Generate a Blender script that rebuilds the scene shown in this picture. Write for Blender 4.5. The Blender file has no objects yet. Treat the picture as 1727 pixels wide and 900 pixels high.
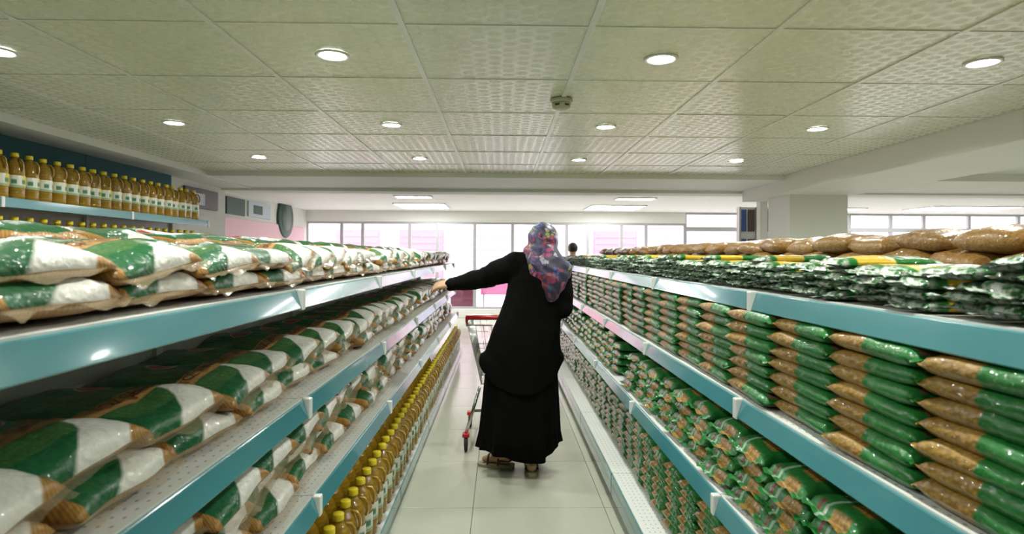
import bpy, bmesh, math, random
from math import sin, cos, pi, radians, exp
from mathutils import Vector, Matrix, noise
R = random.Random(7)
scene = bpy.context.scene
C = scene.collection

# ------------------------------------------------------------------ camera, world, exposure
CAMZ = 1.47
cd = bpy.data.cameras.new('camera'); cam = bpy.data.objects.new('camera', cd); C.objects.link(cam)
cd.sensor_width = 36.0; cd.lens = 36.0 * 1000.0 / 1727.0
cd.shift_y = -20.0 / 1727.0
cd.clip_start = 0.02; cd.clip_end = 200
cam.location = (0, 0, CAMZ)
cam.rotation_euler = (Matrix.Rotation(radians(-1.06), 3, 'Z') @ Matrix.Rotation(radians(90), 3, 'X')
                      @ Matrix.Rotation(radians(0.3), 3, 'Z')).to_euler()
cd.dof.use_dof = True; cd.dof.focus_distance = 3.3; cd.dof.aperture_fstop = 4.0
scene.camera = cam

w = bpy.data.worlds.new('overcast_sky'); scene.world = w; w.use_nodes = True
bg = w.node_tree.nodes['Background']
bg.inputs['Color'].default_value = (1.0, 0.965, 0.97, 1); bg.inputs['Strength'].default_value = 4.3

vs = scene.view_settings
vs.view_transform = 'Standard'; vs.look = 'None'; vs.gamma = 1.0; vs.use_curve_mapping = False
vs.exposure = 0.10
LAMP_W = 13.0      # each ceiling downlight
PANEL_E = 15.0      # ceiling light panels of the front hall

# ------------------------------------------------------------------ helpers: objects
def tag(o, label=None, cat=None, group=None, kind=None):
    if label: o['label'] = label
    if cat: o['category'] = cat
    if group: o['group'] = group
    if kind: o['kind'] = kind
    return o
def link(name, data, parent=None, loc=None, rot=None, scale=None):
    o = bpy.data.objects.new(name, data); C.objects.link(o)
    if parent is not None: o.parent = parent
    if loc is not None: o.location = loc
    if rot is not None: o.rotation_euler = rot
    if scale is not None: o.scale = scale
    return o
def empty(name, loc=(0, 0, 0), rz=0.0):
    o = link(name, None, None, loc, (0, 0, rz)); o.empty_display_size = 0.1
    return o
def smooth(me, on=True):
    for p in me.polygons: p.use_smooth = on
def mesh_of(bm, name, mats=(), sm=False):
    me = bpy.data.meshes.new(name); bm.normal_update(); bm.to_mesh(me); bm.free()
    for m in (mats if isinstance(mats, (list, tuple)) else [mats]): me.materials.append(m)
    if sm: smooth(me)
    return me
def add_box(bm, x0, x1, y0, y1, z0, z1, bev=0.0, mi=0):
    vs_ = [bm.verts.new((x, y, z)) for x in (x0, x1) for y in (y0, y1) for z in (z0, z1)]
    fs = [bm.faces.new([vs_[i] for i in q]) for q in
          ((0, 1, 3, 2), (4, 6, 7, 5), (0, 4, 5, 1), (2, 3, 7, 6), (0, 2, 6, 4), (1, 5, 7, 3))]
    for f in fs: f.material_index = mi
    if bev:
        es = list({e for f in fs for e in f.edges})
        r = bmesh.ops.bevel(bm, geom=es, offset=bev, segments=2, affect='EDGES', profile=0.5)
        for f in r['faces']: f.material_index = mi
def box(name, x0, x1, y0, y1, z0, z1, m, parent=None, bev=0.0):
    bm = bmesh.new(); add_box(bm, x0, x1, y0, y1, z0, z1, bev)
    return link(name, mesh_of(bm, name, m), parent)
def add_tube(bm, pts, r, seg=8, caps=True, mi=0):
    pts = [Vector(p) for p in pts]; n = len(pts)
    rr = r if isinstance(r, (list, tuple)) else [r] * n
    rings = []; up = None
    for i, p in enumerate(pts):
        t = (pts[min(i + 1, n - 1)] - pts[max(i - 1, 0)]).normalized()
        if up is None: up = Vector((0, 0, 1)) if abs(t.z) < .9 else Vector((1, 0, 0))
        a = t.cross(up).normalized(); b = a.cross(t).normalized(); up = b
        rings.append([bm.verts.new(p + rr[i] * (a * cos(2 * pi * k / seg) + b * sin(2 * pi * k / seg))) for k in range(seg)])
    for i in range(n - 1):
        for k in range(seg):
            f = bm.faces.new((rings[i][k], rings[i][(k + 1) % seg], rings[i + 1][(k + 1) % seg], rings[i + 1][k])); f.smooth = True; f.material_index = mi
    if caps:
        bm.faces.new(list(reversed(rings[0]))).material_index = mi; bm.faces.new(rings[-1]).material_index = mi
def add_lathe(bm, prof, seg=20, cx=0, cy=0, mi=0, sq=0.0):
    rings = []
    for r, z in prof:
        ring = []
        for k in range(seg):
            a = 2 * pi * k / seg; q = 1.0
            if sq: q = 1.0 + sq * (1 - abs(cos(2 * a))) * 0.5
            ring.append(bm.verts.new((cx + r * q * cos(a), cy + r * q * sin(a), z)))
        rings.append(ring)
    for i in range(len(rings) - 1):
        for k in range(seg):
            f = bm.faces.new((rings[i][k], rings[i][(k + 1) % seg], rings[i + 1][(k + 1) % seg], rings[i + 1][k])); f.smooth = True; f.material_index = mi
    if prof[0][0] > 1e-5: bm.faces.new(list(reversed(rings[0]))).material_index = mi
    if prof[-1][0] > 1e-5: bm.faces.new(rings[-1]).material_index = mi
def add_ball(bm, c, r, seg=12):
    M = Matrix.Translation(c) @ Matrix.Diagonal((r[0], r[1], r[2], 1)) if isinstance(r, tuple) else Matrix.Translation(c) @ Matrix.Scale(r, 4)
    bmesh.ops.create_uvsphere(bm, u_segments=seg, v_segments=max(6, seg * 2 // 3), radius=1, matrix=M)
def add_limb(bm, pts, rr, seg=12):
    """tapered closed tube with round joints, for a later voxel union"""
    add_tube(bm, pts, list(rr), seg)
    for p, r in zip(pts, rr): add_ball(bm, Vector(p), r, seg)
def voxel(bm, name, size, it=3, fac=0.5, mats=()):
    me = mesh_of(bm, name + '_raw')
    o = link(name + '_raw', me)
    md = o.modifiers.new('r', 'REMESH'); md.mode = 'VOXEL'; md.voxel_size = size
    if it:
        sm = o.modifiers.new('s', 'SMOOTH'); sm.iterations = it; sm.factor = fac
    dg = bpy.context.evaluated_depsgraph_get()
    out = bpy.data.meshes.new_from_object(o.evaluated_get(dg))
    bpy.data.objects.remove(o); bpy.data.meshes.remove(me)
    out.name = name; out.materials.clear()
    for m in (mats if isinstance(mats, (list, tuple)) else [mats]): out.materials.append(m)
    smooth(out)
    return out
ONES = 'zeroth first second third fourth fifth sixth seventh eighth ninth tenth eleventh twelfth thirteenth fourteenth fifteenth sixteenth seventeenth eighteenth nineteenth'.split()
TENS = {2: 'twent', 3: 'thirt', 4: 'fort', 5: 'fift', 6: 'sixt', 7: 'sevent', 8: 'eight', 9: 'ninet'}
def nth(n):
    if n < 20: return ONES[n]
    t, u = divmod(n, 10)
    if n >= 100: return 'hundred-and-' + nth(n - 100) if n > 100 else 'hundredth'
    return TENS[t] + 'ieth' if u == 0 else TENS[t] + 'y-' + ONES[u]

# ------------------------------------------------------------------ helpers: materials
class G:
    def __init__(s, name, **kw):
        s.m = bpy.data.materials.new(name); s.m.use_nodes = True; s.nt = s.m.node_tree
        s.p = s.nt.nodes['Principled BSDF']
        for k, v in kw.items(): s.set(k, v)
    NM = dict(col='Base Color', rough='Roughness', metal='Metallic', coat='Coat Weight', coatr='Coat Roughness', trans='Transmission Weight',
              ior='IOR', spec='Specular IOR Level', em='Emission Color', ems='Emission Strength', alpha='Alpha', nrm='Normal', cnrm='Coat Normal', sheen='Sheen Weight', sss='Subsurface Weight')
    def set(s, k, v):
        i = s.p.inputs[s.NM[k]]
        if isinstance(v, bpy.types.NodeSocket): s.nt.links.new(v, i)
        elif isinstance(v, tuple): i.default_value = (*v, 1.0) if len(v) == 3 else v
        else: i.default_value = v
    def node(s, t, **kw):
        n = s.nt.nodes.new(t)
        for k, v in kw.items(): setattr(n, k, v)
        return n
    def put(s, i, v):
        if isinstance(v, bpy.types.NodeSocket): s.nt.links.new(v, i)
        elif isinstance(v, tuple): i.default_value = (*v, 1.0) if len(v) == 3 and len(i.default_value) == 4 else v
        else: i.default_value = v
    def math(s, op, a, b=0.0, c=0.0):
        n = s.node('ShaderNodeMath', operation=op)
        s.put(n.inputs[0], a); s.put(n.inputs[1], b); s.put(n.inputs[2], c)
        return n.outputs[0]
    def gt(s, a, t, soft=0.006):
        n = s.node('ShaderNodeMapRange'); s.put(n.inputs[0], a)
        n.inputs[1].default_value = t - soft; n.inputs[2].default_value = t + soft
        return n.outputs[0]
    def lt(s, a, t, soft=0.006): return s.math('SUBTRACT', 1.0, s.gt(a, t, soft))
    def band(s, a, lo, hi, soft=0.006): return s.math('MULTIPLY', s.gt(a, lo, soft), s.lt(a, hi, soft))
    def AND(s, *q):
        r = q[0]
        for x in q[1:]: r = s.math('MULTIPLY', r, x)
        return r
    def OR(s, a, b): return s.math('MAXIMUM', a, b)
    def mix(s, f, a, b):
        n = s.node('ShaderNodeMix', data_type='RGBA'); n.clamp_factor = True
        s.put(n.inputs[0], f); s.put(n.inputs[6], a); s.put(n.inputs[7], b)
        return n.outputs[2]
    def uv(s):
        n = s.node('ShaderNodeTexCoord'); x = s.node('ShaderNodeSeparateXYZ'); s.nt.links.new(n.outputs['UV'], x.inputs[0])
        return x.outputs[0], x.outputs[1]
    def objc(s): return s.node('ShaderNodeTexCoord').outputs['Object']
    def geo(s): return s.node('ShaderNodeNewGeometry').outputs['Position']
    def xyz(s, v):
        x = s.node('ShaderNodeSeparateXYZ'); s.nt.links.new(v, x.inputs[0]); return x.outputs
    def comb(s, x, y, z=0.0):
        n = s.node('ShaderNodeCombineXYZ'); s.put(n.inputs[0], x); s.put(n.inputs[1], y); s.put(n.inputs[2], z); return n.outputs[0]
    def rnd(s): return s.node('ShaderNodeObjectInfo').outputs['Random']
    def noise(s, vec, scale, detail=3.0, rough=0.5, out=0):
        n = s.node('ShaderNodeTexNoise'); s.put(n.inputs['Vector'], vec); n.inputs['Scale'].default_value = scale
        n.inputs['Detail'].default_value = detail; n.inputs['Roughness'].default_value = rough
        return n.outputs[out]
    def voro(s, vec, scale, out='Distance', rand=1.0):
        n = s.node('ShaderNodeTexVoronoi'); s.put(n.inputs['Vector'], vec); n.inputs['Scale'].default_value = scale; n.inputs['Randomness'].default_value = rand
        return n.outputs[out]
    def ramp(s, f, stops, const=False):
        n = s.node('ShaderNodeValToRGB'); s.put(n.inputs[0], f); cr = n.color_ramp
        if const: cr.interpolation = 'CONSTANT'
        while len(cr.elements) < len(stops): cr.elements.new(0.5)
        for e, (p, c) in zip(cr.elements, stops): e.position = p; e.color = (*c, 1)
        return n.outputs[0]
    def bump(s, h, strength=0.3, dist=0.01, base=None):
        n = s.node('ShaderNodeBump'); s.put(n.inputs['Height'], h); n.inputs['Strength'].default_value = strength; n.inputs['Distance'].default_value = dist
        if base is not None: s.put(n.inputs['Normal'], base)
        return n.outputs[0]
    def vary(s, col, amt=0.25):
        hs = s.node('ShaderNodeHueSaturation'); s.put(hs.inputs['Color'], col)
        s.put(hs.inputs['Value'], s.math('MULTIPLY_ADD', s.rnd(), amt, 1.0 - amt / 2))
        return hs.outputs[0]

def plain(name, col, rough=0.5, **kw):
    g = G(name, col=col, rough=rough, **kw); return g.m
def mottled(name, col, rough=0.5, amt=0.06, scale=6.0, bumpy=0.0, **kw):
    g = G(name, rough=rough, **kw); n = g.noise(g.objc(), scale, 4)
    g.set('col', g.mix(n, tuple(c * (1 - amt) for c in col), tuple(min(1, c * (1 + amt)) for c in col)))
    if bumpy: g.set('nrm', g.bump(g.noise(g.objc(), scale * 12, 3), bumpy, 0.004))
    return g.m

M = {}
M['paint'] = mottled('white_painted_plaster', (.84, .845, .79), .6, .03, 2.0, .05)
M['paint_front'] = mottled('front_hall_white_paint', (.88, .88, .85), .6, .02, 2.0)
M['wall'] = mottled('wall_paint', (.70, .71, .66), .7, .03, 1.5)
M['shelf'] = mottled('off_white_shelf_enamel', (.70, .71, .67), .38, .03, 5.0)
M['capw'] = plain('white_plastic_bracket_cap', (.72, .73, .70), .35)
M['backp'] = mottled('grey_white_back_panel', (.56, .57, .54), .5, .04, 2.0)
M['chrome'] = plain('chrome_wire', (.62, .63, .62), .18, metal=1.0)
M['redp'] = plain('red_plastic', (.50, .012, .018), .35)
M['rubber'] = plain('black_rubber', (.02, .02, .02), .7)
M['alu'] = plain('grey_aluminium_frame', (.52, .53, .55), .4, metal=.3)
M['tealpanel'] = mottled('dark_teal_panel', (.012, .10, .115), .75, .06, 2.0)
M['capy'] = plain('yellow_cap_plastic', (.80, .62, .02), .35)

def m_lip():
    g = G('teal_price_channel', rough=.16, coat=.6, coatr=.06)
    n = g.noise(g.objc(), 3.0, 3)
    g.set('col', g.mix(n, (.050, .205, .235), (.070, .26, .29))); return g.m
M['lip'] = m_lip()
def m_deck():
    g = G('perforated_shelf_deck', rough=.4)
    x, y, z = g.xyz(g.objc())
    fx = g.math('SUBTRACT', g.math('FRACT', g.math('MULTIPLY', x, 40)), .5)
    fy = g.math('SUBTRACT', g.math('FRACT', g.math('MULTIPLY', y, 25)), .5)
    d = g.math('ADD', g.math('MULTIPLY', fx, fx), g.math('MULTIPLY', fy, fy))
    g.set('col', g.mix(g.lt(d, .016, .01), (.70, .71, .68), (.26, .26, .25))); return g.m
M['deck'] = m_deck()
def m_ceiling():
    g = G('embossed_ceiling_tile', rough=.34, spec=.6)
    x, y, z = g.xyz(g.geo())
    k = 1 / .068
    row = g.math('FLOOR', g.math('MULTIPLY', x, k))
    off = g.math('MULTIPLY', g.math('MODULO', g.math('ABSOLUTE', row), 2.0), .5)
    fx = g.math('SUBTRACT', g.math('FRACT', g.math('MULTIPLY', x, k)), .5)
    fy = g.math('SUBTRACT', g.math('FRACT', g.math('ADD', g.math('MULTIPLY', y, k * .9), off)), .5)
    d = g.math('SQRT', g.math('ADD', g.math('MULTIPLY', fx, fx), g.math('MULTIPLY', g.math('MULTIPLY', fy, fy), 1.3)))
    h = g.math('SUBTRACT', 1.0, g.gt(d, .40, .07))
    n = g.noise(g.geo(), 1.3, 3)
    base = g.mix(n, (.74, .76, .625), (.79, .81, .67))
    g.set('col', g.mix(g.math('MULTIPLY', h, .13), base, (.52, .54, .42)))  # dots also darkened in the colour, painting in the shade of the embossing
    g.set('rough', g.math('MULTIPLY_ADD', h, .16, .25))
    g.set('nrm', g.bump(h, .085, .004)); return g.m
M['ceil'] = m_ceiling()
M['tbar'] = plain('white_ceiling_grid_bar', (.78, .79, .75), .3)
def m_floor():
    g = G('glazed_floor_tile', spec=.55)
    n = g.noise(g.geo(), 2.2, 4); n2 = g.noise(g.geo(), 30, 3)
    c = g.mix(n, (.40, .405, .325), (.46, .465, .38))
    g.set('col', g.vary(c, .06)); g.set('rough', g.math('MULTIPLY_ADD', n, .10, .13))
    g.set('nrm', g.bump(n2, .02, .002)); return g.m
M['floor'] = m_floor()
M['grout'] = plain('dark_floor_grout', (.17, .17, .14), .8)
def m_glass():
    m = bpy.data.materials.new('window_glass'); m.use_nodes = True; nt = m.node_tree; nt.nodes.clear()
    o = nt.nodes.new('ShaderNodeOutputMaterial'); t = nt.nodes.new('ShaderNodeBsdfTransparent'); gl = nt.nodes.new('ShaderNodeBsdfGlossy')
    mx = nt.nodes.new('ShaderNodeMixShader'); gl.inputs['Roughness'].default_value = .02
    t.inputs['Color'].default_value = (.97, .97, 1, 1)
    mx.inputs[0].default_value = .06
    nt.links.new(t.outputs[0], mx.inputs[1]); nt.links.new(gl.outputs[0], mx.inputs[2]); nt.links.new(mx.outputs[0], o.inputs[0]); return m
M['glass'] = m_glass()
def m_emit(name, col, s):
    g = G(name, col=(.8, .8, .8), em=col, ems=s); return g.m
M['lamp'] = m_emit('lamp_diffuser', (.97, 1.0, 1.0), 14.0)
M['panel'] = m_emit('ceiling_light_panel_diffuser', (1.0, 1.0, .98), PANEL_E)

STRIPE = 60.0
def m_sugar():
    """printed sugar bag: gold striped edges, green panel, tan title strip, white corner"""
    g = G('printed_sugar_bag_film', rough=.40, spec=.25, coat=.55, coatr=.03)
    u, v = g.uv(); oc = g.objc()
    wob = g.math('MULTIPLY', g.math('SUBTRACT', g.noise(oc, 9, 2), .5), .03)
    ub = g.math('ADD', u, wob); vb = g.math('ADD', v, wob)
    st = g.gt(g.math('SINE', g.math('MULTIPLY', g.math('ADD', u, v), STRIPE * 3.6)), .1, .5)
    gold = g.mix(st, (.30, .145, .030), (.40, .21, .055))
    grid = g.math('MULTIPLY', g.gt(g.math('SINE', g.math('MULTIPLY', u, 190.)), .2, .5), g.gt(g.math('SINE', g.math('MULTIPLY', v, 120.)), .2, .5))
    green = (.005, .095, .028)
    gpat = g.mix(grid, (.035, .125, .030), (.075, .175, .045))
    white = g.mix(g.noise(oc, 30, 3), (.66, .645, .58), (.78, .76, .70))
    col = gold
    # big green panel
    gm = g.AND(g.gt(vb, .12), g.lt(vb, .90), g.lt(ub, 1.2), g.gt(ub, .03))
    col = g.mix(gm, col, green)
    col = g.mix(g.AND(g.band(ub, .715, .87), g.band(vb, .18, .80)), col, gpat)
    col = g.mix(g.AND(g.band(ub, .30, .57), g.band(vb, .30, .60)), col, g.mix(grid, (.03, .085, .02), (.085, .13, .03)))
    # title strip
    col = g.mix(g.AND(g.band(ub, .585, .71, .004), g.band(vb, .12, .90)), col, (.43, .235, .075))
    # red oval emblem with pale rim
    ex = g.math('DIVIDE', g.math('SUBTRACT', u, .33), .085); ey = g.math('DIVIDE', g.math('SUBTRACT', v, .74), .09)
    ed = g.math('ADD', g.math('MULTIPLY', ex, ex), g.math('MULTIPLY', ey, ey))
    col = g.mix(g.lt(ed, 1.25, .08), col, (.5, .42, .35)); col = g.mix(g.lt(ed, 1.0, .08), col, (.30, .02, .02))
    # white corner: outside an ellipse
    wx = g.math('DIVIDE', g.math('SUBTRACT', ub, .64), .43); wy = g.math('DIVIDE', g.math('SUBTRACT', vb, -.02), .74)
    wd = g.math('ADD', g.math('MULTIPLY', wx, wx), g.math('MULTIPLY', wy, wy))
    corner = g.math('ADD', g.math('SUBTRACT', ub, .5), g.math('MULTIPLY', g.math('SUBTRACT', vb, .5), .62))
    wm = g.AND(g.gt(wd, 1.0, .03), g.gt(ub, .71), g.gt(vb, .30), g.lt(vb, .965))
    col = g.mix(wm, col, white)
    col = g.mix(g.AND(g.gt(corner, .685, .008), g.gt(vb, .42)), col, gold)
    g.set('col', g.vary(col, .14))
    b1 = g.bump(g.noise(oc, 15, 3, .6), .6, .02)
    g.set('nrm', b1); g.set('cnrm', g.bump(g.voro(oc, 26), .35, .010, g.bump(g.noise(oc, 17, 3, .6), .8, .022))); return g.m
M['sugar'] = m_sugar()
def m_gold():
    g = G('gold_striped_bag_film', rough=.38, spec=.3, coat=.5, coatr=.05); u, v = g.uv()
    st = g.gt(g.math('SINE', g.math('MULTIPLY', g.math('ADD', u, v), STRIPE * 3.6)), .1, .5)
    g.set('col', g.vary(g.mix(st, (.27, .13, .027), (.36, .185, .045)), .14)); g.set('nrm', g.bump(g.noise(g.objc(), 18, 3), .6, .015)); return g.m
M['gold_film'] = m_gold()
def m_clear(name, tint, a=.45):
    g = G(name, col=tint, rough=.12, coat=.7, coatr=.05, alpha=a)
    g.set('nrm', g.bump(g.noise(g.objc(), 45, 3), .6, .01)); return g.m
M['seal'] = m_clear('clear_bag_seal_film', (.46, .36, .22), .34)
M['ink'] = plain('dark_brown_print', (.075, .012, .010), .35)

def m_pasta(name, kind):
    g = G(name, rough=.40, spec=.25, coat=.55, coatr=.03)
    u, v = g.uv(); oc = g.objc()
    grain = g.voro(oc, 95 if kind != 'brown' else 120)
    gold = g.mix(grain, (.42, .25, .050), (.15, .075, .012))
    n = g.noise(oc, 22, 2)
    green = g.mix(n, (.008, .115, .018), (.020, .19, .034))
    inner = 1.0
    if kind == 'long':       # gold half towards +u, green half with a dark oval
        col = g.mix(g.gt(u, .55, .01), green, gold)
        ex = g.math('DIVIDE', g.math('SUBTRACT', u, .30), .14); ey = g.math('DIVIDE', g.math('SUBTRACT', v, .5), .22)
        ed = g.math('ADD', g.math('MULTIPLY', ex, ex), g.math('MULTIPLY', ey, ey))
        col = g.mix(g.lt(ed, 1.0, .1), col, (.42, .36, .30)); col = g.mix(g.lt(ed, .7, .1), col, (.18, .02, .02))
        col = g.mix(g.AND(g.band(u, .02, .12), g.band(v, .2, .8)), col, (.20, .10, .05))
        col = g.mix(g.band(v, .475, .525), col, g.mix(g.gt(u, .55, .01), (.10, .20, .09), (.24, .13, .03)))
    elif kind == 'window':   # green frame, gold window on the near side running over the end, pale band, small red marks
        col = green
        col = g.mix(g.AND(g.band(u, .08, 1.2, .02), g.band(v, .50, .80, .012)), col, gold)
        col = g.mix(g.AND(g.band(u, .84, .95, .01), g.band(v, .45, .85, .012)), col, green)
        col = g.mix(g.AND(g.gt(u, .05), g.band(v, .36, .41, .006)), col, (.26, .38, .26))
        ex = g.math('DIVIDE', g.math('SUBTRACT', u, .62), .14); ey = g.math('DIVIDE', g.math('SUBTRACT', v, .22), .055)
        ed = g.math('ADD', g.math('MULTIPLY', ex, ex), g.math('MULTIPLY', ey, ey))
        col = g.mix(g.lt(ed, 1.4, .1), col, (.38, .36, .30)); col = g.mix(g.lt(ed, 1.0, .1), col, (.14, .012, .016))
        col = g.mix(g.AND(g.band(u, .93, 1.02, .01), g.band(v, .24, .30, .02)), col, (.15, .012, .015))
    elif kind == 'small':
        col = g.mix(g.gt(u, .62, .01), green, gold)
        col = g.mix(g.AND(g.band(u, .15, .35), g.band(v, .3, .7)), col, (.34, .20, .12))
    elif kind == 'stick':    # long pack: yellow window, green printed ends
        col = g.mix(g.band(u, .42, .80, .01), green, g.mix(g.gt(g.math('SINE', g.math('MULTIPLY', v, 70.)), 0., .5), (.55, .36, .03), (.68, .47, .06)))
        col = g.mix(g.AND(g.band(u, .12, .30), g.band(v, .3, .7)), col, (.50, .50, .44))
        col = g.mix(g.gt(u, .90, .03), col, g.mix(g.gt(g.noise(oc, 60, 3), .49, .07), (.012, .11, .018), (.52, .56, .50)))  # silvery glints of the crumpled aisle end, painted into the colour
    else:                    # brown grain bag with a small white label
        col = g.mix(grain, (.36, .20, .062), (.17, .085, .022))
        col = g.mix(g.AND(g.band(u, .50, .70), g.band(v, .40, .62)), col, (.62, .60, .52))
        col = g.mix(g.AND(g.band(u, .54, .64), g.band(v, .46, .56)), col, (.02, .16, .05))
    g.set('col', g.vary(col, .22))
    b1 = g.bump(g.noise(oc, 26, 3, .6), .5, .012)
    g.set('nrm', b1); g.set('cnrm', g.bump(g.voro(oc, 42), .35, .007, g.bump(g.noise(oc, 28, 2, .6), .8, .016))); return g.m
for k in ('long', 'window', 'small', 'stick', 'brown'): M[k] = m_pasta(k + '_food_bag_film', k)
def m_oil():
    g = G('golden_oil_in_clear_plastic', rough=.07, trans=.35, ior=1.33, coat=.6, coatr=.03)
    z = g.xyz(g.objc())[2]; n = g.noise(g.objc(), 14, 2)
    g.set('col', g.vary(g.mix(n, (.36, .20, .012), (.50, .30, .025)), .15))
    g.set('nrm', g.bump(g.math('SINE', g.math('MULTIPLY', z, 330.)), .15, .004)); return g.m
M['oil'] = m_oil()
def m_label():
    g = G('bottle_paper_label', rough=.35)
    x, y, z = g.xyz(g.objc())
    a = g.math('ARCTAN2', y, x); s = g.gt(g.math('SINE', g.math('MULTIPLY', a, 2.0)), .15, .05)
    col = g.mix(s, (.72, .72, .62), (.74, .58, .05))
    col = g.mix(g.AND(g.band(z, .105, .135), g.gt(g.math('SINE', g.math('MULTIPLY', a, 6.0)), .0, .1)), col, (.05, .20, .10))
    col = g.mix(g.band(z, .085, .094), col, (.06, .30, .12)); g.set('col', col); return g.m
M['label'] = m_label()
M['cloth'] = None
def m_black():
    g = G('black_crepe_cloth', rough=.9, spec=.08)
    n = g.noise(g.objc(), 5, 3); g.set('col', g.mix(n, (.0022, .0024, .002), (.004, .004, .0035)))
    g.set('nrm', g.bump(g.noise(g.objc(), 420, 2), .15, .002)); return g.m
M['black'] = m_black()
def m_scarf():
    g = G('floral_headscarf_silk', rough=.45, sheen=.2)
    oc = g.objc(); d = g.noise(oc, 9, 2, .5, 1)
    mixv = g.node('ShaderNodeVectorMath', operation='MULTIPLY_ADD'); g.put(mixv.inputs[0], d); mixv.inputs[1].default_value = (.05, .05, .05); g.put(mixv.inputs[2], oc)
    cell = g.voro(mixv.outputs[0], 19, 'Color'); r = g.xyz(cell)[0]
    big = g.noise(oc, 7, 2)
    flow = g.ramp(r, [(0, (.016, .016, .05)), (.18, (.40, .035, .14)), (.32, (.06, .10, .36)), (.44, (.50, .10, .22)), (.55, (.018, .02, .045)),
                      (.64, (.30, .33, .05)), (.70, (.32, .34, .46)), (.80, (.10, .05, .20)), (.90, (.30, .03, .06)), (.96, (.45, .40, .48))], True)
    z = g.xyz(oc)[2]; low = g.lt(z, 1.30, .07)
    dark = g.mix(big, (.010, .010, .035), (.03, .03, .09))
    f = g.gt(big, .61, .05)
    pet = g.voro(mixv.outputs[0], 42)
    flow = g.mix(g.gt(pet, .55, .12), flow, (.03, .025, .06))
    g.set('col', g.mix(g.math('MULTIPLY', low, .75), g.mix(f, flow, g.mix(g.gt(z, 1.44, .05), dark, (.09, .08, .17))), (.006, .006, .014))); return g.m
M['scarf'] = m_scarf()
M['skin'] = mottled('skin', (.56, .33, .20), .5, .08, 18.0, sss=.06)
M['sole'] = mottled('beige_cork_sole', (.30, .27, .15), .7, .15, 60.0)
M['strap'] = plain('brown_leather_strap', (.035, .018, .012), .5)
M['hair'] = mottled('dark_hair', (.018, .012, .010), .55, .4, 60)
M['shirt'] = mottled('grey_shirt_cloth', (.22, .21, .23), .8, .08, 8)
M['trouser'] = mottled('navy_trouser_cloth', (.02, .025, .045), .8, .1, 8)

# ------------------------------------------------------------------ the setting
CZ = 2.396                       # tiled ceiling of the aisle hall
TX, TY = .765, .735              # ceiling tile pitch
XL, XR = -3.30, 3.23             # tiled field
YB = 6.72
FZ = 2.50                        # front hall ceiling
YG = 14.0                        # shop front glazing
XW = 13.5                        # far right wall
floor = tag(box('floor', -6.2, XW + .3, -3.2, YG, -.12, -.004, M['grout']), kind='structure')
fx0, fy0 = -.155, 3.452
bmt = bmesh.new(); add_box(bmt, -.3805, .3805, -.3855, .3855, -.006, 0.0, .0012); tile_me = mesh_of(bmt, 'floor_tile', M['floor'])
for i in range(-5, 8):
    for j in range(-5, 14):
        x = fx0 + (i + .5) * .765; y = fy0 + (j + .5) * .775
        if y > 13.6 or y < .2: continue
        link('floor_tile', tile_me, floor, (x, y, 0))
g2 = M['floor']
bm = bmesh.new(); add_box(bm, 5.97, XW, -3, YG, -.02, -.0015); add_box(bm, -6, -3.98, -3, YG, -.02, -.0015); add_box(bm, -3.98, 5.97, -3, -.42, -.02, -.0015); add_box(bm, -3.98, 5.97, 13.55, YG, -.02, -.0015)
link('floor_margin', mesh_of(bm, 'floor_margin', M['floor']), floor)

ceil = tag(box('ceiling', -4.6, XW + .3, -3.2, 8.2, CZ + .02, CZ + .2, M['paint']), kind='structure')
gx0, gy0 = -.404, 2.395
xs = [gx0 + i * TX for i in range(-6, 9)]; ys = [gy0 + j * TY for j in range(-8, 8)]
def clipr(a, b, lo, hi): return max(a, lo), min(b, hi)
tcache = {}
for x in xs:
    for y in ys:
        a, b = clipr(x, x + TX, XL, XR); c, d = clipr(y, y + TY, -3.0, YB)
        if b - a < .02 or d - c < .02: continue
        key = (round(b - a, 3), round(d - c, 3))
        if key not in tcache:
            bm = bmesh.new(); hw, hd = key[0] / 2 - .004, key[1] / 2 - .004
            add_box(bm, -hw, hw, -hd, hd, 0, .018, .003); tcache[key] = mesh_of(bm, 'ceiling_tile', M['ceil'])
        link('ceiling_tile', tcache[key], ceil, ((a + b) / 2, (c + d) / 2, CZ + R.uniform(0, .002)))
for x in xs:
    if XL < x < XR: box('ceiling_grid_bar', x - .013, x + .013, -3.0, YB, CZ - .005, CZ + .004, M['tbar'], ceil, .0015)
for y in ys:
    if -3 < y < YB: box('ceiling_grid_bar', XL, XR, y - .006, y + .006, CZ - .003, CZ + .004, M['tbar'], ceil, .001)

# left bulkhead and wall, right beam, steps at the front, portal
tag(box('trim_1', -3.72, XL, -3.0, 7.9, 2.335, CZ + .03, M['paint']), kind='structure')
tag(box('trim_2', XL, XR, YB, 7.9, 2.345, CZ + .03, M['paint_front']), kind='structure')  # whiter paint on this underside stands in for light from the windows
tag(box('trim_3', XR, 4.17, -3.0, 7.9, 2.20, CZ + .03, M['paint'], None, .006), kind='structure')
tag(box('trim_4', -4.6, XW, 7.9, 8.25, 2.308, FZ + .1, M['paint']), kind='structure')
tag(box('trim_5', 3.47, 3.57, 7.88, 8.0, 0, 2.31, M['paint'], None, .004), kind='structure')
tag(box('trim_6', 4.17, XW, 6.6, 7.9, 2.33, CZ + .03, M['paint']), kind='structure')
tag(box('wall_left', -3.85, -3.70, -3.2, 7.9, 0, CZ + .1, M['wall']), kind='structure')
tag(box('wall_left_front', -4.7, -4.55, 7.9, YG + .2, 0, FZ + .1, M['wall']), kind='structure')
tag(box('wall_return', -4.7, -3.70, 7.9, 8.02, 0, 2.5, M['wall']), kind='structure')
tag(box('wall_back', -3.85, XW + .3, -3.3, -3.15, 0, CZ + .1, M['wall']), kind='structure')
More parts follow.
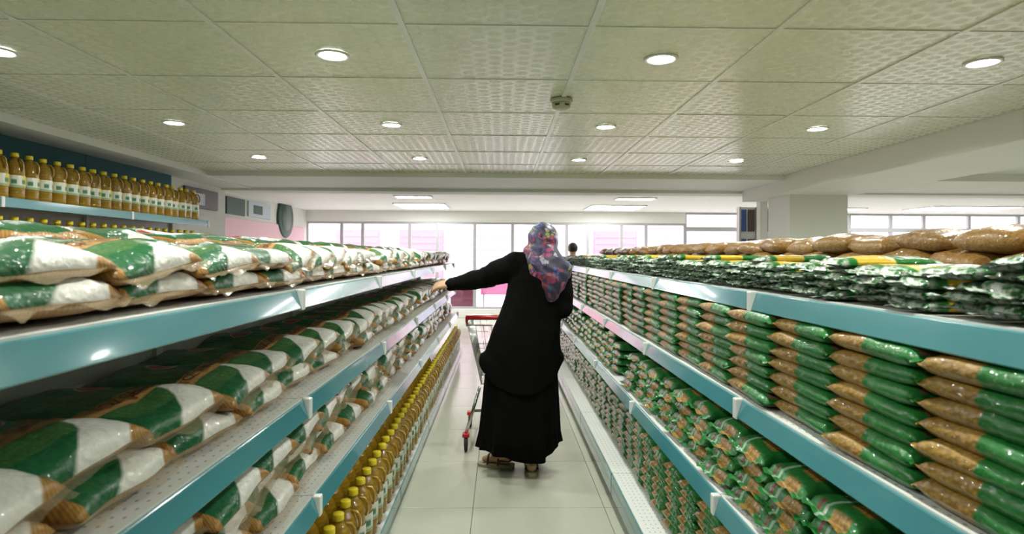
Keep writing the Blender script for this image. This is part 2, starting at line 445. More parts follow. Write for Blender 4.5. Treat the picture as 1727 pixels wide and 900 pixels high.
tag(box('wall_right', XW, XW + .3, -3.2, YG + .2, 0, FZ + .1, M['wall']), kind='structure')
tag(box('ceiling_front', -4.7, XW + .3, 8.2, YG + .3, FZ, FZ + .12, M['paint_front']), kind='structure')
pil = tag(box('pillar', 3.40, 4.09, 6.92, 7.5, 0, 2.21, M['paint'], None, .008), 'square white pillar rising behind the brown bags on the right', 'pillar', kind='structure')

# shop front: header board, frames with glass
bmh = bmesh.new(); add_box(bmh, -4.55, 4.36, YG - .06, YG + .10, 2.24, FZ, .004)
tag(link('trim_7', mesh_of(bmh, 'header', M['paint_front'])), kind='structure')
tag(box('trim_8', -4.55, XW, YG - .08, YG + .12, 0, .20, M['paint_front'], None, .005), kind='structure')
tag(box('trim_9', 4.36, XW, YG - .05, YG + .10, 2.06, 2.16, M['alu'], None, .005), kind='structure')
mull = [-4.55, -3.74, -3.25, -2.15, -1.5, -.62, .27, 1.55, 2.05, 2.85, 3.43, 4.36, 6.25, 8.3, 9.3, 10.1, 11.2, 12.4, XW]
for i in range(len(mull) - 1):
    a, b = mull[i], mull[i + 1]; t = .035; top = 2.24 if b < 4.5 else FZ
    bm = bmesh.new()
    add_box(bm, a, a + t, YG - .03, YG + .04, .20, top); add_box(bm, b - t, b, YG - .03, YG + .04, .20, top)
    add_box(bm, a + t, b - t, YG - .03, YG + .04, .20, .25); add_box(bm, a + t, b - t, YG - .03, YG + .04, top - .05, top)
    fr = tag(link('window_%d' % (i + 1), mesh_of(bm, 'window_frame', M['alu'])), kind='structure')
    box('pane', a + t, b - t, YG, YG + .006, .25, top - .05, M['glass'], fr)

# outside: pavement, pale building with shutters, kiosk
tag(box('pavement', -14, 24, YG + .12, 30, -.2, -.02, mottled('pale_paving', (.55, .53, .52), .8, .08, 3.0)), kind='structure')
far = empty('building', (0, 27, 0)); tag(far, 'pale building across the street seen through the shop front', 'building')
box('facade', -9, 15, 0, 1, -.2, 5.5, mottled('pale_pink_render', (.72, .60, .60), .8, .05, 1.0), far)
pk = plain('pink_shutter', (.70, .30, .36), .6); gy = plain('grey_shutter', (.42, .44, .52), .6)
for k, x in enumerate((-7.5, -4.6, -1.6, 1.4, 4.2, 7.3, 10.4)):
    s = box('shutter', x, x + 2.0, -.06, .02, .1, 2.6, pk if k in (0, 1, 4) else gy, far, .01)
    for q in range(8): box('slat', x + .05, x + 1.95, -.085, -.055, .25 + q * .29, .45 + q * .29, pk if k in (0, 1, 4) else gy, s)
ki = empty('vending_kiosk', (-.95, 15.2, -.02)); tag(ki, 'dark maroon box standing outside the entrance glass', 'kiosk')
mar = plain('maroon_enamel', (.16, .03, .06), .4)
box('body', -.32, .32, -.25, .25, .05, .78, mar, ki, .02); box('lid', -.34, .34, -.27, .27, .78, .84, M['redp'], ki, .015); box('foot', -.3, .3, -.22, .22, 0, .05, M['rubber'], ki)
pb = empty('display_board', (-.15, 15.6, -.02)); tag(pb, 'pink display board outside the entrance glass', 'sign')
box('panel', -.38, .38, -.02, .02, .45, .82, plain('pink_board', (.75, .25, .45), .5), pb, .005)
for s in (-1, 1): box('leg', s * .3 - .02, s * .3 + .02, -.02, .02, 0, .47, M['alu'], pb)

# posters and signs on the left walls of the front
def sign(name, label, x, y0, y1, z0, z1, m, extra=None):
    o = box(name, x + .003, x + .033, y0, y1, z0, z1, m, None, .004); tag(o, label, 'sign'); return o
dk = plain('dark_photo_print', (.10, .07, .07), .5); dg_ = plain('dark_green_print', (.035, .085, .06), .5)
pkw = plain('pink_panel', (.80, .52, .58), .6); blu = plain('pale_blue_print', (.50, .58, .64), .5)
p1 = sign('poster', 'dark photo poster on left wall beside the bottle shelves', -3.70, 6.95, 7.75, 2.02, 2.26, dk)
box('print_panel', -3.667, -3.662, 7.15, 7.4, 2.06, 2.20, blu, p1)
p2 = sign('poster', 'dark green rectangular poster high on the front left wall', -4.55, 9.85, 10.55, 2.13, 2.42, dg_)
p3 = sign('poster', 'pale blue poster between the green poster and round sign', -4.55, 10.7, 11.7, 2.14, 2.42, blu)
box('print_panel', -4.517, -4.512, 10.9, 11.3, 2.2, 2.36, dg_, p3)
bm = bmesh.new(); add_lathe(bm, [(.001, -.02), (.40, -.02), (.42, 0), (.40, .02), (.001, .02)], 32)
p4 = tag(link('round_sign', mesh_of(bm, 'round_sign', dg_), None, (-4.51, 12.5, 2.22), (0, radians(90), 0)), 'round dark green sign on front left wall', 'sign')
bm = bmesh.new(); add_lathe(bm, [(.001, 0), (.27, 0), (.27, .006), (.001, .006)], 28)
link('face', mesh_of(bm, 'face', plain('grey_green_print', (.12, .17, .15), .5)), p4, (0, 0, .02))
p5 = sign('pink_panel', 'long pale pink panel below the posters on left wall', -4.55, 8.3, 13.7, 1.25, 2.07, pkw)
# magazine stand beside the pillar
ms = empty('display_rack', (3.98, 9.1, 0)); tag(ms, 'tall dark rack with blue panels behind the white pillar', 'rack')
box('base', -.28, .28, -.2, .2, 0, .08, dk, ms, .005); box('back_board', -.28, .28, .12, .16, .08, 2.24, M['paint_front'], ms)
for k, (a, b, m) in enumerate(((-.26, -.15, plain('blue_print', (.05, .12, .35), .5)), (-.12, -.02, dk), (.02, .13, plain('navy_print', (.06, .07, .20), .5)), (.16, .26, dk))):
    for z0, z1 in ((.2, .95), (1.05, 1.74), (1.86, 2.2)): box('print_panel', a, b, .09, .12, z0, z1, m, ms)
for x in (-.28, 0, .25): box('post', x, x + .03, .05, .12, .08, 2.24, M['alu'], ms)

# ------------------------------------------------------------------ lamps
bm = bmesh.new(); add_lathe(bm, [(.062, .0), (.078, -.001), (.080, -.006), (.074, -.010), (.063, -.008), (.062, .0)], 32); bmesh.ops.delete(bm, geom=[f for f in bm.faces if len(f.verts) > 4], context='FACES_ONLY'); ring_me = mesh_of(bm, 'trim_ring', M['tbar'], True)
bm = bmesh.new(); add_lathe(bm, [(.001, -.006), (.055, -.006), (.063, -.004)], 32); disc_me = mesh_of(bm, 'diffuser', M['lamp'])
ld = bpy.data.lights.new('downlight_lamp', 'AREA'); ld.shape = 'DISK'; ld.size = .12; ld.energy = LAMP_W; ld.color = (.97, 1.0, .93); ld.spread = radians(165)
rown = ['overhead behind the frame', 'overhead just before the frame', 'nearest row', 'middle row', 'farthest row']
for j, y in ((1, 1.29), (2, 2.765), (3, 4.235), (4, 5.705)):
    for i, x in enumerate((-2.315, -.785, .745, 2.275) if j == 1 else (-2.315, -.785, .745, 2.275, 5.34, 6.87)):  # far right columns are unseen lamps, added to brighten the pillar and right side
        e = empty('ceiling_downlight', (x, y, CZ - .001 + (.02 if x > 4 else 0)))
        tag(e, 'round ceiling downlight, %s, %s from the left' % (rown[j], nth(i + 1)), 'ceiling light', 'round downlights in the tiled ceiling')
        link('trim_ring', ring_me, e); link('diffuser', disc_me, e)
        link('lamp', ld, e, (0, 0, -.016))
for k, (x, y, wx, wy, lb) in enumerate(((-1.55, 10.5, .6, .30, 'left of the aisle, nearer'), (-1.65, 12.5, 1.0, 1.2, 'left of the aisle, by the glass'), (2.40, 10.6, .65, .30, 'right of the aisle, nearer'),
                                   (2.4, 12.6, 1.1, 1.1, 'right of the aisle, by the glass'), (7.1, 12.6, 1.1, .6, 'just right of the pillar'), (9.6, 12.2, 1.8, .9, 'far right over the brown bags'))):
    e = empty('ceiling_light_panel', (x, y, FZ - .001)); tag(e, 'bright flat ceiling light panel in front hall, ' + lb, 'ceiling light', 'light panels of the front hall')
    bm = bmesh.new(); h = .03
    for a in ((-wx / 2 - h, wx / 2 + h, -wy / 2 - h, -wy / 2), (-wx / 2 - h, wx / 2 + h, wy / 2, wy / 2 + h), (-wx / 2 - h, -wx / 2, -wy / 2, wy / 2), (wx / 2, wx / 2 + h, -wy / 2, wy / 2)): add_box(bm, *a, -.02, 0)
    link('frame', mesh_of(bm, 'frame', M['tbar']), e); box('diffuser', -wx / 2, wx / 2, -wy / 2, wy / 2, -.014, -.002, M['panel'], e)
# smoke detector
sd = empty('smoke_detector', (.352, 3.50, CZ - .004)); tag(sd, 'round cream smoke detector on the ceiling', 'smoke detector')
cream = plain('cream_plastic', (.50, .51, .36), .45)
bm = bmesh.new(); add_lathe(bm, [(.066, 0), (.066, -.016), (.060, -.022), (.001, -.022)], 28); link('base', mesh_of(bm, 'base', cream), sd)
bm = bmesh.new(); add_lathe(bm, [(.054, -.022), (.056, -.030), (.052, -.052), (.035, -.060), (.001, -.060)], 28); link('housing', mesh_of(bm, 'housing', cream), sd)
for a in (-.55, .55):
    bm = bmesh.new(); add_box(bm, -.014, .014, -.003, .003, -.005, .005, .001)
    link('vent', mesh_of(bm, 'vent', plain('dark_vent', (.05, .05, .03), .6)), sd, (.0545 * sin(a), -.0545 * cos(a), -.04), (0, 0, a))

# ------------------------------------------------------------------ gondola shelving
JOINTS = [-.61, .77, 2.15, 3.53, 4.91, 6.29, 7.67, 9.05]
def channel(par, s, xo, y0, y1, z0, z1):
    """price strip tilted up towards the shopper; s = side it faces away from"""
    prof = [(.006, z1), (-.002, z1), (-.0045, z1 - .003), (-.0215, z0 + .006), (-.0225, z0 + .003), (-.0205, z0), (.006, z0)]
    bm = bmesh.new(); n = len(prof); mk = lambda k, y: bm.verts.new((xo + s * prof[k % n][0], y, prof[k % n][1]))
    for k in range(n): bm.faces.new((mk(k, y0), mk(k + 1, y0), mk(k + 1, y1), mk(k, y1)))
    bm.faces.new([mk(k, y0) for k in range(n)]); bm.faces.new([mk(k, y1) for k in reversed(range(n))])
    if s > 0: bmesh.ops.reverse_faces(bm, faces=bm.faces[:])
    return link('price_channel', mesh_of(bm, 'price_channel', M['lip']), par)
def gondola(name, label, s, levels, base, back_x, other_top):
    """s = side of the aisle (-1 left, +1 right); levels = [(|x| of lip, z)], base = (|x|, z top, z bottom of lip)"""
    g = empty(name, (s * back_x, 0, 0)); tag(g, label, 'shelving')
    ox = s * back_x
    def B(nm, x0, x1, y0, y1, z0, z1, m, par=g, bev=0.0):
        a, b = sorted((s * x0 - ox, s * x1 - ox)); return box(nm, a, b, y0, y1, z0, z1, m, par, bev)
    for i in range(len(JOINTS) - 1):
        a, b = JOINTS[i] + .003, JOINTS[i + 1] - .003
        B('back_panel', back_x - .012, back_x + .012, a, b, base[1], 1.335, M['backp'])
        for lv, (lx, lz) in enumerate(levels):
            sh = B('shelf', lx + .006, back_x - .016, a, b, lz - .028, lz, M['deck'])
            channel(sh, s, s * lx - ox, a + .012, b - .012, lz - .066, lz - .002)
            B('front_edge', lx + .004, lx + .018, a, b, lz - .004, lz + .002, M['shelf'], sh)
        d = B('base_deck', base[0] + .006, back_x - .016, a, b, base[1] - .03, base[1], M['deck'])
        B('price_channel', base[0] - .008, base[0] + .006, a + .004, b - .004, base[2], base[1] - .003, M['lip'], d, .003)
        B('front_edge', base[0] - .002, base[0] + .016, a, b, base[1] - .003, base[1] + .004, M['shelf'], d)
        B('kick_plate', base[0] + .05, base[0] + .06, a, b, 0, base[1] - .03, M['shelf'])
        # the far side: top shelf and base only
        sh = B('shelf', back_x + .016, other_top, a, b, 1.312, 1.34, M['deck']); B('price_channel', other_top, other_top + .014, a + .012, b - .012, 1.276, 1.336, M['lip'], sh, .003)
        B('base_deck', back_x + .016, other_top + .05, a, b, 0, .12, M['shelf'])
    for j in JOINTS:
        B('upright', back_x - .028, back_x + .028, j - .02, j + .02, 0, 1.32, M['shelf'])
        for lx, lz in levels:
            B('bracket_cap', lx - .027, lx + .004, j - .016, j + .016, lz - .072, lz + .003, M['capw'], g, .005)
            B('bracket', lx + .02, back_x - .028, j - .004, j + .004, lz - .075, lz - .03, M['shelf'])
    return g
LV_L = [(.669, .60), (.707, .95), (.734, 1.34)]
LV_R = [(.800, .60), (.880, .95), (.930, 1.34)]
LBX = .595; RBX = .673
gondola('gondola_shelving', 'long white gondola with teal price strips left of the aisle', -1, LV_L, (LBX, .085, .006), 1.25, 1.74)
gondola('gondola_shelving', 'long white gondola with teal price strips right of the aisle', 1, LV_R, (RBX, .17, .04), 1.42, 1.92)

# wall shelving with oil bottles
wsh = empty('wall_shelving', (-3.68, 0, 0)); tag(wsh, 'wall shelving with oil bottles and dark teal top panel', 'shelving')
WJ = [1.2, 2.56, 3.92, 5.28, 6.64]
for i in range(4):
    a, b = WJ[i] + .003, WJ[i + 1] - .003
    box('back_panel', .0, .02, a, b, 0, 1.86, M['backp'], wsh)
    box('top_panel', .0, .025, a, b, 1.862, 2.333, M['tealpanel'], wsh)
    for z in (.14, .62, 1.0, 1.395, 1.83):
        sh = box('shelf', .022, .42, a, b, z - .03, z, M['shelf'], wsh)
        box('price_channel', .42, .434, a + .01, b - .01, z - .062, z + .004, M['lip'], sh, .003)
for j in WJ: box('upright', 0, .05, j - .02, j + .02, 0, 1.85, M['shelf'], wsh); box('bracket_cap', .42, .442, j - .014, j + .014, 1.765, 1.836, M['capw'], wsh, .004)

# ------------------------------------------------------------------ shopping trolley
ct = empty('shopping_trolley', (0, 4.45, 0)); tag(ct, 'chrome wire shopping trolley with red handle before the woman', 'trolley')
def tube(name, pts, r, m, par, seg=8):
    bm = bmesh.new(); add_tube(bm, pts, r, seg); return link(name, mesh_of(bm, name, m), par)
tube('handle', [(-.262, 0, 1.0), (.30, 0, 1.0)], .017, M['redp'], ct, 12)
for s, x in ((-1, -.255), (1, .293)):
    tube('handle_arm', [(x, 0, 1.0), (x, .03, .965), (x, .10, .93)], .011, M['redp'], ct)
    tube('leg', [(x + s * -.10, .06, .47), (x + s * -.05, .04, .30), (x - s * .0, .0, .13)], .012, M['chrome'], ct)
    for yy in (0.0, .62):
        w_ = empty('caster', (x, yy, 0)); w_.parent = ct
        bm = bmesh.new(); add_box(bm, -.026, .026, -.03, .03, .108, .135, .004); link('housing', mesh_of(bm, 'housing', M['redp']), w_)
        bm = bmesh.new(); add_box(bm, -.018, -.014, -.018, .018, .045, .11); add_box(bm, .014, .018, -.018, .018, .045, .11); link('fork', mesh_of(bm, 'fork', M['chrome']), w_)
        bm = bmesh.new(); add_lathe(bm, [(.0, -.012), (.048, -.012), (.054, -.006), (.054, .006), (.048, .012), (0, .012)], 20)
        link('wheel', mesh_of(bm, 'wheel', M['rubber']), w_, (0, 0, .0545), (0, pi / 2, 0))
    tube('base_rail', [(x, 0, .14), (x * .9, .62, .14)], .012, M['chrome'], ct)
tube('base_rail', [(-.235, .62, .14), (.27, .62, .14)], .012, M['chrome'], ct)
def rim(z, k):                    # basket outline at height z
    f = (z - .49) / .45
    return (-.145 - .105 * f, .18 + .105 * f, .06 - .03 * f, .66 + .14 * f)
for z, r in ((.94, .006), (.80, .003), (.66, .003), (.56, .003), (.49, .005)):
    a, b, c, d = rim(z, 0); tube('basket_hoop', [(a, c, z), (b, c, z), (b, d, z), (a, d, z), (a, c, z)], r, M['chrome'], ct, 6)
a0, b0, c0, d0 = rim(.94, 0); a1, b1, c1, d1 = rim(.49, 0)
for i in range(10):
    t = i / 9
    tube('basket_wire', [(a0 + (b0 - a0) * t, c0, .94), (a1 + (b1 - a1) * t, c1, .49), (a1 + (b1 - a1) * t, d1, .49), (a0 + (b0 - a0) * t, d0, .94)], .0025, M['chrome'], ct, 5)
for i in range(1, 11):
    t = i / 11
    tube('basket_wire', [(a0, c0 + (d0 - c0) * t, .94), (a1, c1 + (d1 - c1) * t, .49), (b1, c1 + (d1 - c1) * t, .49), (b0, c0 + (d0 - c0) * t, .94)], .0025, M['chrome'], ct, 5)

# ------------------------------------------------------------------ the woman
def loft(bm, rings, seg=56, fold=None):
    """rings: (cx, cy, z, rx, ry[, zfun]) from top to bottom, closed"""
    out = []
    for i, q in enumerate(rings):
        cx, cy, z, rx, ry = q[:5]; zf = q[5] if len(q) > 5 else None; ring = []
        for k in range(seg):
            a = 2 * pi * k / seg; f = 1 + (fold(a, i) if fold else 0)
            ring.append(bm.verts.new((cx + rx * f * cos(a), cy + ry * f * sin(a), z + (zf(a) if zf else 0))))
        out.append(ring)
    for i in range(len(out) - 1):
        for k in range(seg): bm.faces.new((out[i][k], out[i + 1][k], out[i + 1][(k + 1) % seg], out[i][(k + 1) % seg])).smooth = True
    bm.faces.new(out[0]); bm.faces.new(list(reversed(out[-1])))
# body: one continuous surface
bm = bmesh.new()
SHL, ELL, WRL = (.10, 4.04, 1.395), (-.13, 4.22, 1.30), (-.365, 4.40, 1.252)
SHR, ELR, WRR = (.405, 4.02, 1.37), (.415, 3.99, 1.12), (.262, 4.36, 1.035)
add_limb(bm, [(.14, 4.03, .88), (.19, 4.02, 1.10), (.255, 4.02, 1.30)], [.145, .125, .13])
add_limb(bm, [SHL, (.26, 4.02, 1.36), SHR], [.062, .10, .062]); add_limb(bm, [(.265, 4.02, 1.40), (.282, 4.045, 1.52)], [.058, .052])
add_ball(bm, Vector((.283, 4.06, 1.585)), (.078, .096, .105), 20); add_ball(bm, Vector((.283, 4.10, 1.535)), (.055, .06, .06), 14)
add_ball(bm, Vector((.283, 4.158, 1.57)), (.012, .016, .022), 8)
add_limb(bm, [SHL, ELL, WRL], [.055, .042, .030]); add_limb(bm, [SHR, ELR, WRR], [.055, .042, .030])
add_limb(bm, [(.05, 4.03, .86), (.03, 4.06, .47), (.035, 4.10, .10)], [.095, .060, .038])
add_limb(bm, [(.23, 4.02, .86), (.215, 4.01, .47), (.212, 3.985, .10)], [.095, .060, .038])
add_limb(bm, [(.045, 4.10, .066), (-.04, 4.13, .062), (-.105, 4.15, .046)], [.036, .034, .022])     # left foot turned outward
add_limb(bm, [(.212, 3.955, .062), (.215, 4.05, .060), (.222, 4.14, .046)], [.034, .035, .024])
def hand(bm, wrist, d, up, side, curl, size=1.0):
    """palm and five fingers; d = pointing direction, up = back of hand, side = towards the thumb"""
    w_ = Vector(wrist); d = Vector(d).normalized(); up = Vector(up); up = (up - d * up.dot(d)).normalized(); sd_ = d.cross(up).normalized()
    if sd_.dot(Vector(side)) < 0: sd_ = -sd_
    P = lambda a, b, c: tuple(w_ + size * (d * a + sd_ * b + up * c))
    for b in (-.027, -.009, .009, .027): add_limb(bm, [P(.0, b * .55, 0), P(.05, b * .9, .003), P(.092, b, .0)], [.019 * size, .0155 * size, .0115 * size], 8)
    for b, ln, sp in ((.028, .070, .16), (.0095, .080, .04), (-.0095, .073, -.06), (-.028, .056, -.18)):
        a0_, c0_ = .092, 0.0; pts = [P(a0_, b, 0)]; ang = .12; bb = b
        for q, fr in enumerate((.46, .32, .26)):
            ang += curl * (1, 1.15, .9)[q] * .5; a0_ += ln * fr * cos(ang); c0_ -= ln * fr * sin(ang); bb += ln * fr * sp; pts.append(P(a0_, bb, c0_))
        add_limb(bm, pts, [.0108 * size, .0100 * size, .0092 * size, .0080 * size], 8)
    add_limb(bm, [P(.018, .022, -.004), P(.050, .050, -.014), P(.078, .062, -.024), P(.100, .066, -.032)], [.016 * size, .0125 * size, .011 * size, .009 * size], 8)
hand(bm, WRL, (-.225, .08, -.022), (0.05, -.8, 1), (.3, 1, .5), .46, 1.15)
hand(bm, WRR, (-.12, .30, -.06), (.1, .2, 1), (-1, 0, 0), 1.5, 1.0)
body = link('person', voxel(bm, 'person', .006, 2, .5, M['skin']))
tag(body, 'woman in black tunic, long black skirt and floral headscarf reaching left', 'person')
# tunic with sleeves
bm = bmesh.new()
def hemz(a): return .20 * abs(cos(a)) ** 3.0
tr = [(.283, 4.04, 1.492, .060, .060), (.278, 4.035, 1.465, .105, .085), (.272, 4.03, 1.435, .158, .11), (.265, 4.025, 1.39, .188, .128), (.252, 4.02, 1.31, .196, .14), (.232, 4.02, 1.22, .196, .142),
      (.205, 4.02, 1.12, .203, .145), (.183, 4.02, 1.02, .216, .152), (.165, 4.02, .92, .236, .168), (.150, 4.02, .82, .258, .182), (.140, 4.02, .70, .278, .195, lambda a: hemz(a) * .55), (.136, 4.02, .565, .290, .202, hemz)]
def tfold(a, i):
    k = max(0, i - 3) / 8
    return k * (.020 * sin(a * 5 + .8 + i * .12) + .014 * sin(a * 9 + i * .2) + .008 * sin(a * 15 + 2))
loft(bm, tr, 72, tfold)
add_limb(bm, [(.16, 4.03, 1.40), SHL, (-.02, 4.13, 1.348), ELL, (-.25, 4.31, 1.272), (-.372, 4.405, 1.250)], [.098, .098, .086, .074, .062, .050], 16)
add_limb(bm, [(.36, 4.02, 1.375), (.402, 4.01, 1.33), (.412, 3.99, 1.22), ELR, (.36, 4.12, 1.075), (.278, 4.33, 1.04)], [.09, .082, .074, .072, .062, .050], 16)
tun = voxel(bm, 'tunic', .0095, 3, .5, M['black'])
for v in tun.vertices:
    c = v.co; q = noise.noise(Vector((c.x * 9, c.y * 9, c.z * 4))) * .010 + noise.noise(Vector((c.x * 16 + 4, c.y * 16, c.z * 9))) * .006
    if c.x < .06 and c.z > 1.18: q += .005 * noise.noise(Vector((c.x * 34 + c.z * 18, c.z * 6, 2)))
    v.co = c + Vector(v.normal) * q
link('tunic', tun, body)
# skirt
bm = bmesh.new()
def sfold(a, i): return (.012 + .016 * i) * (sin(a * 11 + .5) * .55 + sin(a * 6 + 1.3 + i * .1) * .6 + .3 * sin(a * 17))
sk = [(.15, 4.02, .92, .20, .14), (.145, 4.02, .78, .228, .165), (.14, 4.02, .62, .240, .180), (.137, 4.02, .45, .248, .188), (.133, 4.02, .28, .257, .195), (.128, 4.03, .185, .272, .205, lambda a: -.055 * max(0, sin(-a)) ** 2 + .02 * cos(a * 3))]
loft(bm, sk, 132, sfold)
link('skirt', mesh_of(bm, 'skirt', M['black'], True), body)
# headscarf
bm = bmesh.new()
add_ball(bm, Vector((.286, 4.055, 1.585)), (.106, .118, .112), 24)
loft(bm, [(.287, 4.045, 1.60, .100, .105), (.284, 4.035, 1.54, .104, .106), (.272, 4.03, 1.49, .118, .112), (.268, 4.02, 1.445, .128, .118), (.30, 4.00, 1.40, .125, .115)], 40)
add_ball(bm, Vector((.195, 4.03, 1.487)), (.052, .07, .05), 14)
# back fall: a folded triangle of cloth lying on the back
loft(bm, [(.287, 4.000, 1.555, .080, .06), (.290, 3.962, 1.50, .100, .06), (.298, 3.932, 1.455, .118, .05), (.306, 3.912, 1.41, .132, .040), (.322, 3.900, 1.35, .125, .034), (.338, 3.892, 1.29, .098, .030), (.343, 3.888, 1.23, .062, .026), (.335, 3.886, 1.165, .022, .020)], 36,
     lambda a, i: .05 * sin(a * 4 + i * .5))
for (x, y_, z, rx, ry, rz_) in ((.42, 3.95, 1.37, .055, .06, .07), (.385, 3.91, 1.31, .05, .04, .07)): add_ball(bm, Vector((x, y_, z)), (rx, ry, rz_), 14)
sc = voxel(bm, 'headscarf', .008, 8, .5, M['scarf'])
for v in sc.vertices:
    c = v.co; s_ = sin((c.x * .7 + c.z) * 70 + noise.noise(c * 8) * 4) * .0025 + noise.noise(c * 11) * .005
    v.co = c + Vector(v.normal) * s_
link('headscarf', sc, body)
# sandals
def sandal(x, y, rz):
    o = empty('sandal', (x, y, 0), rz); o.parent = body
    bm = bmesh.new(); pts = []
    out = [(-.125, .024), (-.10, .036), (-.04, .034), (.02, .038), (.08, .046), (.12, .036), (.14, .016)]
    ol = [(a, b) for a, b in out] + [(a, -b) for a, b in reversed(out)]
    lo = [bm.verts.new((a * .97, b * .95, .001)) for a, b in ol]; hi = [bm.verts.new((a, b, .030 if a < .03 else .020)) for a, b in ol]
    n_ = len(ol)
    for k in range(n_): bm.faces.new((lo[k], lo[(k + 1) % n_], hi[(k + 1) % n_], hi[k]))
    bm.faces.new(hi); bm.faces.new(list(reversed(lo)))
    bmesh.ops.recalc_face_normals(bm, faces=bm.faces[:])
    link('sole', mesh_of(bm, 'sole', M['sole']), o)
    for xs_ in (-.02, .055):
        bm = bmesh.new(); add_tube(bm, [(xs_, .040 * cos(t) * 1.02, .022 + .062 * sin(t)) for t in [pi * k / 10 for k in range(11)]], .007, 6); link('strap', mesh_of(bm, 'strap', M['strap']), o)
    bm = bmesh.new(); add_tube(bm, [(-.02 - .085 * sin(t), .040 * cos(t), .055) for t in [pi * k / 10 for k in range(11)]], .006, 6); link('strap', mesh_of(bm, 'heel_strap', M['strap']), o)
sandal(-.022, 4.122, pi - radians(18)); sandal(.215, 4.035, pi / 2)

# ------------------------------------------------------------------ distant shopper, only the head shows above the right gondola
bm = bmesh.new(); X0, Y0 = 1.36, 11.2
P = lambda x, y, z: (X0 + x, Y0 + y, z)
add_limb(bm, [P(0, 0, .90), P(0, 0, 1.12), P(0, 0, 1.32)], [.14, .13, .145]); add_limb(bm, [P(-.17, 0, 1.38), P(0, 0, 1.38), P(.17, 0, 1.38)], [.06, .10, .06])
add_limb(bm, [P(0, 0, 1.40), P(0, .01, 1.52)], [.06, .055]); add_ball(bm, Vector(P(0, .015, 1.59)), (.078, .095, .105), 18); add_ball(bm, Vector(P(0, .11, 1.575)), (.012, .016, .022), 8)
for s in (-1, 1):
    add_ball(bm, Vector(P(s * .08, .01, 1.58)), (.012, .02, .03), 8)
    add_limb(bm, [P(s * .19, 0, 1.37), P(s * .23, .02, 1.10), P(s * .22, .10, .86)], [.055, .043, .030]); hand(bm, P(s * .22, .10, .86), (0, .15, -1), (s, 0, 0), (-s * .2, 1, 0), .4, 1.0)
    add_limb(bm, [P(s * .09, 0, .88), P(s * .10, .02, .48), P(s * .10, 0, .09)], [.095, .062, .04]); add_limb(bm, [P(s * .10, -.03, .045), P(s * .11, .09, .045), P(s * .11, .17, .035)], [.04, .04, .03])
man = link('person', voxel(bm, 'person', .008, 2, .5, M['skin'])); tag(man, 'distant dark-haired shopper showing only a head above right shelf', 'person')
bm = bmesh.new(); add_ball(bm, Vector(P(0, -.002, 1.615)), (.092, .105, .098), 18); link('hair', mesh_of(bm, 'hair', M['hair'], True), man)
bm = bmesh.new(); loft(bm, [(X0, Y0, 1.47, .07, .07), (X0, Y0, 1.43, .17, .11), (X0, Y0, 1.34, .20, .15), (X0, Y0, 1.10, .18, .15), (X0, Y0, .84, .19, .16)], 32)
for s in (-1, 1): add_limb(bm, [P(s * .18, 0, 1.38), P(s * .23, .02, 1.14)], [.075, .06])
link('shirt', voxel(bm, 'shirt', .014, 3, .5, M['shirt']), man)
bm = bmesh.new(); loft(bm, [(X0, Y0, .95, .17, .14), (X0, Y0, .80, .19, .15), (X0, Y0, .72, .17, .13)], 24)
for s in (-1, 1): add_limb(bm, [P(s * .095, 0, .82), P(s * .10, .02, .48), P(s * .10, 0, .10)], [.11, .085, .075])
link('trousers', voxel(bm, 'trousers', .016, 3, .5, M['trouser']), man)

